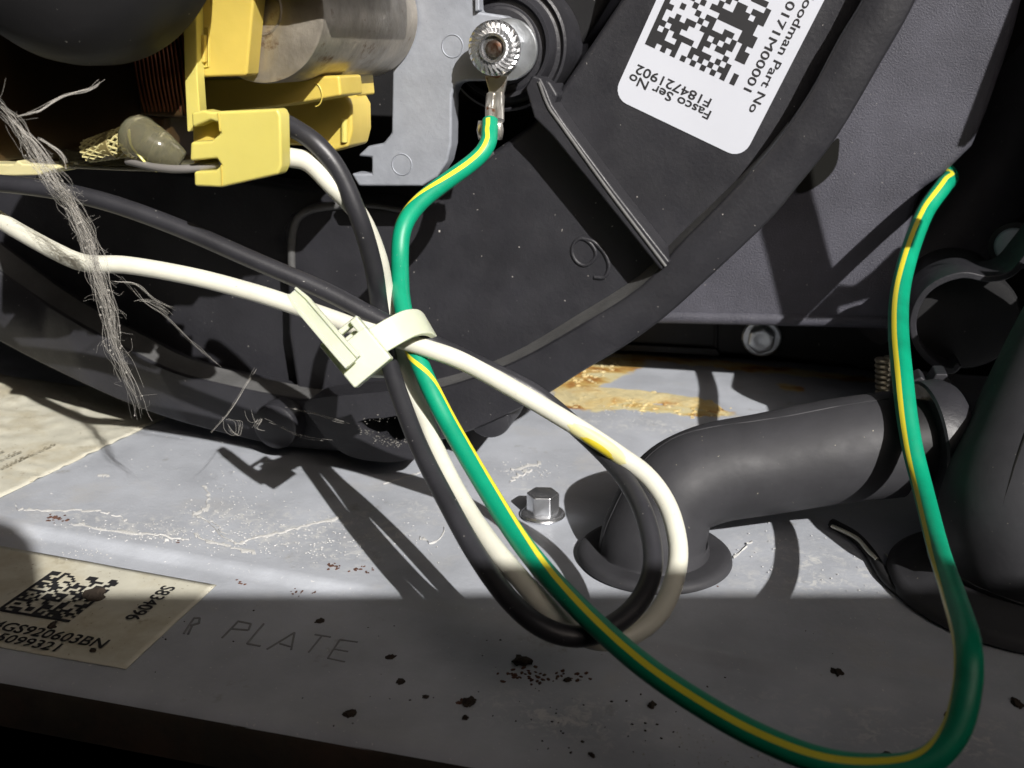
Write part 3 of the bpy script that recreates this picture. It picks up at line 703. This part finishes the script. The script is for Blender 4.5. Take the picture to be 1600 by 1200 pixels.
# stamped letters R PLATE
strokes = {"R": [[(287,990),(303,966)], [(303,966),(312,966),(311,974),(297,978)], [(300,978),(294,991)]],
 "P": [[(347,997),(372,971)], [(372,971),(392,975),(388,985),(362,983)]], "L": [[(412,975),(386,1006),(407,1010)]],
 "A": [[(417,1015),(460,989),(455,1016)], [(437,1006),(454,1011)]], "T": [[(492,992),(517,996)], [(502,995),(482,1020)]],
 "E": [[(559,1004),(531,1000),(512,1029),(539,1035)], [(522,1015),(544,1019)]]}
for ch, S in strokes.items():
    gs = []
    for s in S:
        for a, b in zip(s, s[1:]):
            pa, pb = PZ(*a, ZF+.02), PZ(*b, ZF+.02)
            gs.append(tube_geo([pa.lerp(pb, k/4) for k in range(5)], .17, 6, view=False))
    mk("stamped_letter", *join(*gs), "stamp", plate, smooth=60)
# hex screw on the plate
s = PZ(848, 806, 0)
scr = thing("hex_screw", s, "silver hex washer head screw standing in the sunlit middle of the plate", "screw")
lathe("washer_flange", s, (0, 0, 1), [(.5,.1),(3.7,.1),(3.9,.35),(3.7,.7),(3.2,.95),(.5,.95)], "bolt", scr, n=40)
V, F = extrude([s+Vector((cos(pi/3*i+.2)*2.85, sin(pi/3*i+.2)*2.85, .9)) for i in range(6)], Vector((0, 0, 3.5)))
mk("hex_head", V, F, "bolt", scr, bevel=.3)
V = []; F = []
for i in range(24):
    a = 2*pi*i/24; V.append(s+Vector((cos(a)*2.0, sin(a)*2.0, 4.42)))
for i in range(24):
    a = 2*pi*i/24; V.append(s+Vector((cos(a)*1.2, sin(a)*1.2, 4.60)))
F = [[i, (i+1) % 24, 24+(i+1) % 24, 24+i] for i in range(24)]+[list(range(24, 48))]
mk("head_mark", V, F, "bolt", scr)
# mineral crust on the plate (dried water lines and flakes)
random.seed(31); gs = []
def ribbon(px, wpx=1.7, jit=2.4, n=7):
    P = smooth2(px, n); V = []; F = []
    for i, (u, v) in enumerate(P):
        u += random.gauss(0, jit); v += random.gauss(0, jit*.6); h = abs(random.gauss(wpx, wpx*.4))*.5
        V += [pzz(u-h*.4, v-h)+ZA*.10, pzz(u, v)+ZA*random.uniform(.16, .3), pzz(u+h*.4, v+h)+ZA*.10]
    for i in range(len(P)-1):
        for k in range(2): F.append([i*3+k, i*3+k+1, (i+1)*3+k+1, (i+1)*3+k])
    return V, F
gs += [ribbon([(22,786),(30,798),(60,798),(110,798),(150,800),(185,808),(200,815)], 2.6), ribbon([(110,818),(170,830),(250,838),(300,845)], 4, 3), ribbon([(315,757),(325,775),(322,795),(300,805)], 4),
       ribbon([(300,805),(320,812),(345,836),(372,850),(395,842),(430,835),(480,822),(535,808)], 3.4, 1.2), ribbon([(330,812),(350,834)], 2), ribbon([(300,835),(330,848),(370,858),(400,864)], 5, 3),
       ribbon([(600,757),(635,745),(660,738)], 2.0, .8), ribbon([(655,840),(680,848),(698,822)], 3, 2), ribbon([(155,745),(172,744)], 4, 2), ribbon([(250,836),(260,848)], 2),
       ribbon([(1090,690),(1110,676),(1140,668)], 1.6), ribbon([(1150,870),(1172,845)], 2.6), ribbon([(800,735),(830,728),(845,724)], 4, 3), ribbon([(800,752),(812,740),(830,735)], 3, 3)]
for (u, v, su, sv, N) in ((240,832,80,9,170), (420,850,90,14,200), (360,790,40,24,120), (560,840,80,22,150), (820,735,28,9,80), (980,648,60,8,60), (1250,870,80,40,60), (300,700,150,40,60), (130,865,20,6,30), (1120,1180,60,22,70), (1050,1020,60,10,16), (1360,1000,40,25,16)):
    for k in range(N):
        p = pzz(random.gauss(u, su), random.gauss(v, sv)); 
        if p.y < 95.5: continue
        r = random.uniform(.05, .17); b = random.random()*6
        V = [p+Vector((cos(b+2.1*i)*r*1.6*random.uniform(.5, 1.2), sin(b+2.1*i)*r*1.6, .14)) for i in range(3)]+[p+ZA*.26]
        gs.append((V, [[0,1,3],[1,2,3],[2,0,3]]))
kind(mk("mineral_crust", *join(*gs), "crust", smooth=60, origin=(0,0,0)), "stuff")
# rust specks and dirt crumbs
random.seed(41); gs = []
for (u, v, su, sv, N, r0, r1) in ((88,812,9,3,22,.25,.6), (525,886,8,3,14,.2,.4), (568,890,8,3,12,.2,.4), (850,1060,30,5,26,.15,.42), (812,1054,16,6,26,.2,.42), (475,924,12,4,16,.12,.3), (728,1098,8,4,14,.2,.5), (280,845,6,2,8,.1,.3), (1115,905,10,4,8,.1,.25), (372,910,5,3,6,.2,.3)):
    for k in range(N):
        p = pzz(random.gauss(u, su), random.gauss(v, sv)); gs.append(lump(p+ZA*.05, random.uniform(r0, r1), .35, k, 1))
kind(mk("rust_specks", *join(*gs), "rust", smooth=0, origin=(0,0,0)), "stuff")
gs = []
spots = [(817,1036,1.5),(150,931,1.9),(500,972,.75),(611,1028,.72),(626,1066,.75),(548,1117,1.0),(733,1098,1.2),(665,1090,.5),(1019,1103,.7),(1307,1052,.95),(1368,1077,.9),(1405,1075,.6),(1481,1120,.7),(1587,1100,1.1),(1385,1184,.9),(1573,1116,.55),(82,978,.8),(145,1017,.5),(886,1064,.6),(727,1123,.5),(925,1181,.5)]
CR = {(817,1036): "dark flat clump of dirt lying on the loose rust flakes near the bottom centre",
 (150,931): "largest round dark crumb stuck on the block code of the cream label",
 (82,978): "dark crumb on the cream label just above the left of its first print line",
 (145,1017): "dark crumb on the cream label near the end of its last print line",
 (500,972): "dark crumb on the plate just above the stamped letter T",
 (611,1028): "dark crumb right of the stamped word PLATE, upper one of two",
 (626,1066): "dark crumb right of the stamped word PLATE, lower one of two",
 (548,1117): "brown crumb at the front edge of the plate below the stamped letter E",
 (733,1098): "large brown crumb left of the loose rust flakes near the front edge",
 (665,1090): "tiny crumb left of the large brown crumb near the front edge",
 (1019,1103): "dark crumb just left of the low run of the green wire",
 (1307,1052): "dark crumb inside the green loop, leftmost of three in a row",
 (1368,1077): "dark crumb inside the green loop, middle one of three in a row",
 (1405,1075): "dark crumb inside the green loop, rightmost of three in a row",
 (1481,1120): "dark crumb lying close to the inner side of the lowest green bend",
 (1587,1100): "largest dark crumb outside the green loop at the right edge",
 (1385,1184): "dark crumb at the very bottom inside the green loop",
 (1573,1116): "small crumb beside the largest crumb at the right edge",
 (886,1064): "dark crumb at the right end of the loose rust flakes",
 (727,1123): "tiny crumb just below the large brown crumb near the front edge",
 (925,1181): "tiny crumb at the bottom edge left of the green wire"}
for k, (u, v, r) in enumerate(spots):
    p = pzz(u, v)
    if u < 200: p = PZ(u, v, zL+.2)
    V, F = lump(p+ZA*.12, r*.85, .55, k+50, 3)
    V = [q+Vector((noise.noise(q*1.9), noise.noise(q*1.9+ZA*9), noise.noise(q*1.9+ZA*19)*.6))*r*.30 for q in V]
    o = tag(mk("dirt_crumb", V, F, "crumb", smooth=60), CR[(u, v)], "dirt crumb", "dirt crumbs on the shaded front of the plate")
gs = []
for (u, v, su, sv, N) in ((860,1110,60,30,20), (1020,1120,50,25,12), (600,1100,120,40,10), (1350,1060,120,40,12), (560,960,150,30,8), (920,1160,60,20,12), (250,1010,60,30,8), (780,1010,60,25,6)):
    for k in range(N):
        p = pzz(random.gauss(u, su), random.gauss(v, sv))
        if p.y < 95: continue
        gs.append(lump(p+ZA*.03, random.uniform(.07, .24), .5, k, 1))
kind(mk("dirt_specks", *join(*gs), "crumb", smooth=0, origin=(0,0,0)), "stuff")

# ================================================================== BACK OF THE PLATE: sealing foam, ledge, grained panel
foam = thing("sealing_foam", PZ(960, 620, 0), "torn cream sealing foam with rust stains squeezed out along the back of the plate", "sealing foam")
def foamstrip(name, top, bot, n=16, h=.9, sd=0):
    a, b = smooth2(top, n), smooth2(bot, n); V = []; F = []; N = min(len(a), len(b)); K = 7
    for i in range(N):
        for k in range(K):
            t = k/(K-1); u = a[i][0]*(1-t)+b[i][0]*t; v = a[i][1]*(1-t)+b[i][1]*t
            p = PZ(u, v, 0); e = sin(pi*t)**.5
            V.append(p+Vector((noise.noise(Vector((i*.7, k, sd)))*.6, noise.noise(Vector((i*.5, k, sd+3)))*1.2, .02+e*(.7*h+1.2*h*noise.noise(Vector((i*.45, k*1.1, sd+7)))))))
    for i in range(N-1):
        for k in range(K-1): F.append([i*K+k, i*K+k+1, (i+1)*K+k+1, (i+1)*K+k])
    return mk(name, V, F, "foam", foam, smooth=60)
foamstrip("foam_bead", [(868,612),(905,604),(950,606),(1000,610),(1050,616),(1090,622),(1115,628),(1137,645)], [(862,632),(905,640),(948,638),(970,630),(1010,630),(1050,634),(1100,641),(1138,651)], 5, .22, 5)
random.seed(77); gs = []
for k in range(150):
    t = random.random(); a = (880+t*255, 622+t*22) if k % 3 else (895+t*80, 600-t*42)
    p = PZ(a[0]+random.gauss(0, 8), a[1]+random.gauss(0, 7), 0); gs.append(lump(p, random.uniform(.25, .8), .30, k, 2))
kind(mk("foam_crumbs", *join(*gs), "foam", foam, smooth=60), "stuff")
ledge = thing("black_ledge", PY(1190, 556, 257), "black plastic ledge with a bolt below the grained panel at the back", "ledge")
prism("ledge_body", [(860,492),(1000,497),(1180,500),(1420,512),(1420,592),(1330,572),(1190,556),(950,544),(860,540)], 256, 266, "black2", ledge, bevel=.8)
prism("ledge_lip", [(900,534),(1120,545),(1125,556),(900,545)], 254.5, 258, "black2", ledge, bevel=.3)
tube("ledge_rib", [PY(1119, 505, 255.8), PY(1119, 548, 255.8)], .5, "black2", ledge, n=8)
bt = PY(1190, 527, 255.8)
bolt = thing("ledge_bolt", bt, "round grey bolt head with washer on the black ledge", "bolt")
lathe("washer", bt, (0, -1, 0), [(1,0),(4.8,0),(4.8,.6),(4.4,.9),(1,.9)], "galv", bolt, n=40)
V, F = extrude([bt+Vector((cos(pi/3*i+.4)*3.6, -.9, sin(pi/3*i+.4)*3.6)) for i in range(6)], Vector((0, -2.6, 0)))
mk("bolt_head", V, F, "galv", bolt, bevel=.7, seg=3)
lathe("head_dish", bt+Vector((0,-3.4,0)), (0, -1, 0), [(2.7,-.1),(2.7,.2),(2.2,.32),(1.7,.2),(.1,.22)], "galv", bolt, n=32)
panel = thing("grained_panel", PY(1250, 495, 226), "grained black plastic collector box panel behind the blower catching the sun", "panel")
pan = [(900,-260),(1640,-260),(1606,-60),(1597,0),(1585,48),(1570,95),(1542,175),(1520,228),(1496,252),(1472,275),(1440,297),(1420,360),(1415,480),(1400,502),(1200,499),(1000,497),(900,495)]
prism("panel_face", pan, 226, 240, "grain", panel, bevel=1.5, seg=3)
mk("panel_seam", *tube_geo(catmull([PY(u, v, 225.95) for u, v in [(1440,-10),(1425,12),(1376,98),(1310,208)]], 6), .18, 6, view=False), "grain", panel)
V, F = extrude([PY(u, v, 225.6) for u, v in smooth2([(1308,216),(1311,235),(1305,262),(1285,285),(1258,300),(1244,296),(1275,255)], 4, True)], Vector((0, .5, 0)))
mk("dark_hole", V, F, "void", panel, smooth=0)
pl = [(1000,493),(1180,497),(1400,502)]
p = catmull([PY(u, v, 227) for u, v in pl], 6); tube("panel_bottom_roll", p, 1.6, "grain", panel, n=12)

# ================================================================== RUBBER ELBOW AND GROMMET
g = PZ(1022, 872, 0)
gro = thing("rubber_grommet", g, "round black rubber grommet in the plate under the elbow tube", "grommet")
lathe("grommet_ring", g, (0, 0, 1), [(7.0,.05),(11.7,.05),(12.1,.35),(12.0,1.0),(11.5,1.45),(10.6,1.55),(8.4,1.35),(7.0,1.1)], "rubber", gro, n=64, smooth=50)
el = thing("rubber_elbow", g, "smooth black rubber elbow tube rising from the grommet and bending right", "elbow tube")
c0 = Vector((g.x, g.y, 1.0)); r0 = 7.6
ends = W(1396, 694, 161)
mid = [c0+Vector((-.2,.4,0)), c0+Vector((.0,.5,3.6)), Vector(W(1052, 772, 160)), Vector(W(1108, 741, 161)), Vector(W(1200, 724, 161.5)), Vector(W(1300, 706, 161)), ends]
ep = catmull(mid, 8)
V, F = tube_geo(ep, [8.8-1.2*min(1, i/14) + .8*max(0, (i-14)/33) for i in range(len(ep))], 40, view=False)
mk("tube_wall", V, F, "rubber", el, smooth=60)
sp_ = []
for p, q_ in zip(ep[:-1], ep[1:]): pass
sm2 = []
for i in range(2, len(ep)-1):
    T = (ep[i+1]-ep[i-1]).normalized(); n1 = Vector((-.75, -.35, .55)); n1 = (n1-T*n1.dot(T)).normalized()
    rr = 8.8-1.2*min(1, i/14)+.8*max(0, (i-14)/33); sm2.append(ep[i]+n1*(rr-.03))
tube("mould_seam", sm2, .13, "rubber", el, n=6)
T_ = (ep[-1]-ep[-2]).normalized()
lathe("inner_spigot", ends-T_*1, T_, [(1,0),(6.6,0),(6.6,9),(1,9)], "black2", el, n=40)

# drain spigot that the elbow is pushed onto, with its moulded collar
col = thing("drain_collar", W(1450, 700, 172), "black plastic drain collar with notched top right of the elbow tube", "collar")
ce = ends+T_*4.5
lathe("collar_wall", ce, T_, [(7,0),(9.0,0),(9.4,.3),(9.4,3.5),(8.5,5),(6,5)], "black", col, n=48)
prism("notched_tab", [(1424,596),(1440,588),(1452,602),(1462,584),(1480,584),(1488,604),(1478,640),(1440,640),(1424,625)], 172, 177, "black", col, bevel=.3)

# worm drive hose clamp screw
wd_ = thing("hose_clamp", PY(1382, 620, 205), "dull ridged hose clamp worm screw behind the striped wire", "hose clamp")
for k in range(7):
    c = PY(1379+k*.2, 563+k*8.2, 205); lathe("worm_ridge", c, (0, 0, 1), [(.2,-.36),(1.35,-.36),(1.6,0),(1.35,.36),(.2,.36)], "brass", wd_, n=16)
lathe("worm_core", PY(1381, 622, 205), (0, 0, 1), [(.9,0),(.9,8.6)], "brass", wd_, n=16)

# ================================================================== RIGHT SIDE: upper hose, bracket strap, lower hose
uh = thing("upper_hose", W(1440, 420, 215), "thick black rubber hose slanting down past the top of the striped wire", "hose")
hp = catmull([W(1750, -190, 238), W(1685, -30, 238), W(1625, 120, 238), W(1562, 255, 237), W(1490, 360, 236), W(1415, 430, 234), W(1340, 480, 234)], 8)
tube("hose_wall", hp, 10.2, "rubber", uh, n=40)
hs = [p+Vector((5.5,-7.2,-2)).normalized()*10.25 for p in hp]
tube("mould_seam", hs, .16, "rubber", uh, n=6)
stp = thing("strap_bracket", PY(1430, 520, 200), "black curved strap bracket gripping a dark drain stub at the right edge", "bracket")
sp2 = catmull([PY(u, v, 196) for u, v in [(1660,330),(1610,395),(1580,428),(1545,436),(1505,430),(1466,442),(1440,465),(1427,500),(1432,535),(1452,562),(1484,580),(1500,570)]], 6)
V = []; F = []
for i, p in enumerate(sp2):
    T = (sp2[min(i+1, len(sp2)-1)]-sp2[max(i-1, 0)]).normalized(); nr_ = T.cross(Vector((0,1,0))).normalized()*.6
    V += [p+nr_, p-nr_, p-nr_+Vector((0,14,0)), p+nr_+Vector((0,14,0))]
for i in range(len(sp2)-1):
    for k in range(4): F.append([i*4+k, i*4+(k+1) % 4, (i+1)*4+(k+1) % 4, (i+1)*4+k])
F += [[0,1,2,3], list(range(len(V)-4, len(V)))]
mk("strap", V, F, "black", stp, bevel=.25)
dc = PY(1512, 506, 200)
lathe("drain_stub", dc, (0, 1, 0), [(.2,3),(7.4,2.4),(9.2,2.6),(9.7,3.6),(9.7,26)], "black2", stp, n=48)
sbp = PY(1583, 384, 214)
sb = thing("strap_bolt", sbp, "dark domed bolt above the strap bracket at the right edge", "bolt")
lathe("bolt_dome", sbp, (-.3, -1, .2), [(3.4,-2),(3.4,0),(3.0,.9),(2.0,1.5),(.2,1.7)], "zinc", sb, n=32)
lathe("bolt_flange", sbp, (-.3, -1, .2), [(1,-2.6),(4.5,-2.6),(4.7,-2.2),(4.5,-1.7),(1,-1.7)], "black2", sb, n=32)
# lower hose: a broad moulded rubber boot standing on the plate
lh = thing("rubber_boot", PZ(1530, 965, 0), "broad black rubber boot with a mould line standing on the plate at the right", "rubber boot")
b0 = PZ(1590, 925, 0)
bp = catmull([b0+Vector((.3,.2,.5)), b0+Vector((1.2,1.2,5)), W(1618, 800, 146), W(1655, 690, 152), W(1710, 560, 160), W(1780, 420, 168)], 8)
V, F = tube_geo(bp, [14.0-1.4*min(1, i/20) for i in range(len(bp))], 48, view=False)
mk("boot_wall", V, F, "rubber", lh, smooth=60)
sm_ = []
for i in range(4, len(bp)):
    T = (bp[min(i+1, len(bp)-1)]-bp[i-1]).normalized(); vd = (CAM-bp[i]); vd = (vd-T*vd.dot(T)).normalized(); sd_ = T.cross(vd)
    sm_.append(bp[i]+(vd*.93-sd_*.30)*13.0)
tube("mould_line", sm_, .16, "void", lh, n=6)
lathe("boot_flange", b0, (0, 0, 1), [(8,.05),(18.0,.05),(18.6,.6),(18.4,1.8),(17.2,2.6),(15.4,3.0),(14.0,4.4),(12,4.4)], "rubber", lh, n=64, smooth=50)
# torn sealing strip between elbow and boot
ts = thing("sealing_strip", PZ(1370, 880, 0), "thin black sealing strip with white painted edge between elbow and boot", "sealing strip")
def strip(px, m, name, r, z=.3):
    return tube(name, catmull([PZ(u, v, z) for u, v in px], 6), r, m, ts, n=8)
strip([(1300,818),(1335,838),(1362,868),(1385,905),(1420,935)], "black2", "strip_body", .9, .6)
strip([(1300,822),(1318,830),(1340,842),(1356,860),(1370,874)], "wwhite", "white_edge", .32, 1.4)
strip([(1384,866),(1400,882),(1425,900)], "wwhite", "white_edge", .18, 1.4)

# ================================================================== COBWEBS
def web(name, label, paths, r0=.05, fuzz=1.0, per=10, seed=1):
    random.seed(seed); gs = []
    for P in paths:
        base = catmull([W(*p) for p in P], 7)
        for k in range(per):
            off = Vector((random.gauss(0, fuzz), random.gauss(0, fuzz*.6), random.gauss(0, fuzz*.4))); ph = random.random()*50
            a = random.randrange(0, max(1, len(base)//3)) if k else 0; b = len(base)-random.randrange(0, max(1, len(base)//3)) if k else len(base)
            pts = []
            for i in range(a, b):
                q = base[i]; o = Vector((noise.noise(Vector((i*.17, ph, 0))), noise.noise(Vector((i*.17, ph, 7))), noise.noise(Vector((i*.17, ph, 13)))))
                pts.append(q+off*(.55+.5*noise.noise(Vector((i*.12, ph, 3))))+o*fuzz*.75)
            if len(pts) > 2: gs.append(tube_geo(pts, r0*random.uniform(.6, 1.5), 4, view=False, cap=False))
            if fuzz > .8 and len(pts) > 6:
                for _ in range(3):                 # short stray fibres
                    c = random.choice(pts); d = Vector((random.gauss(.3, 1), random.gauss(0, .6), random.gauss(-.2, .8))).normalized()*random.uniform(.8, 3.2); b2 = Vector((random.gauss(0, .4), 0, random.gauss(0, .4)))
                    gs.append(tube_geo(catmull([c, c+d*.5+b2, c+d], 4), r0*.55, 3, view=False, cap=False))
            if k % 3 == 0 and fuzz > .5:
                for _ in range(6):
                    c = random.choice(pts); gs.append(lump(c, random.uniform(.08, .2), 1, k, 1))
    return tag(mk(name, *join(*gs), "web", smooth=0), label, "cobweb")
web("cobweb", "thick dusty cobweb rope hanging across the left side over the white wire",
    [[(-20,150,118),(20,185,119),(55,240,121),(85,285,123),(110,320,126),(135,370,129),(150,420,132),(168,480,136),(180,545,141),(205,600,146),(222,655,152)]], .024, 1.0, 64, 2)
web("cobweb", "thin forked cobweb strand reaching up from the rope across the dark coil",
    [[(25,182,118),(60,172,119),(95,150,120),(140,138,121),(162,122,121)], [(60,215,120),(95,240,121),(105,265,122)], [(20,190,119),(60,225,120),(95,275,122)]], .04, .3, 6, 3)
web("cobweb", "fine cobweb threads running from the white wire to the blower bottom",
    [[(190,432,141),(225,470,145),(260,495,150),(305,540,158),(345,575,164)], [(175,440,141),(215,445,143),(245,470,146),(285,487,152)], [(215,470,145),(240,472,147),(268,492,150)]], .018, .5, 8, 4)
web("cobweb", "tangled cobweb knot hanging under the blower beside the round lug",
    [[(330,675,160),(360,640,160),(385,600,160),(400,575,160)], [(350,650,160),(355,670,160),(370,680,160),(372,660,160),(356,655,160)], [(390,640,160),(398,660,160),(408,655,160),(400,668,160),(412,672,160)],
     [(415,655,160),(470,680,161),(520,690,163)], [(450,637,160),(500,650,161),(545,662,164)]], .018, .4, 5, 6)
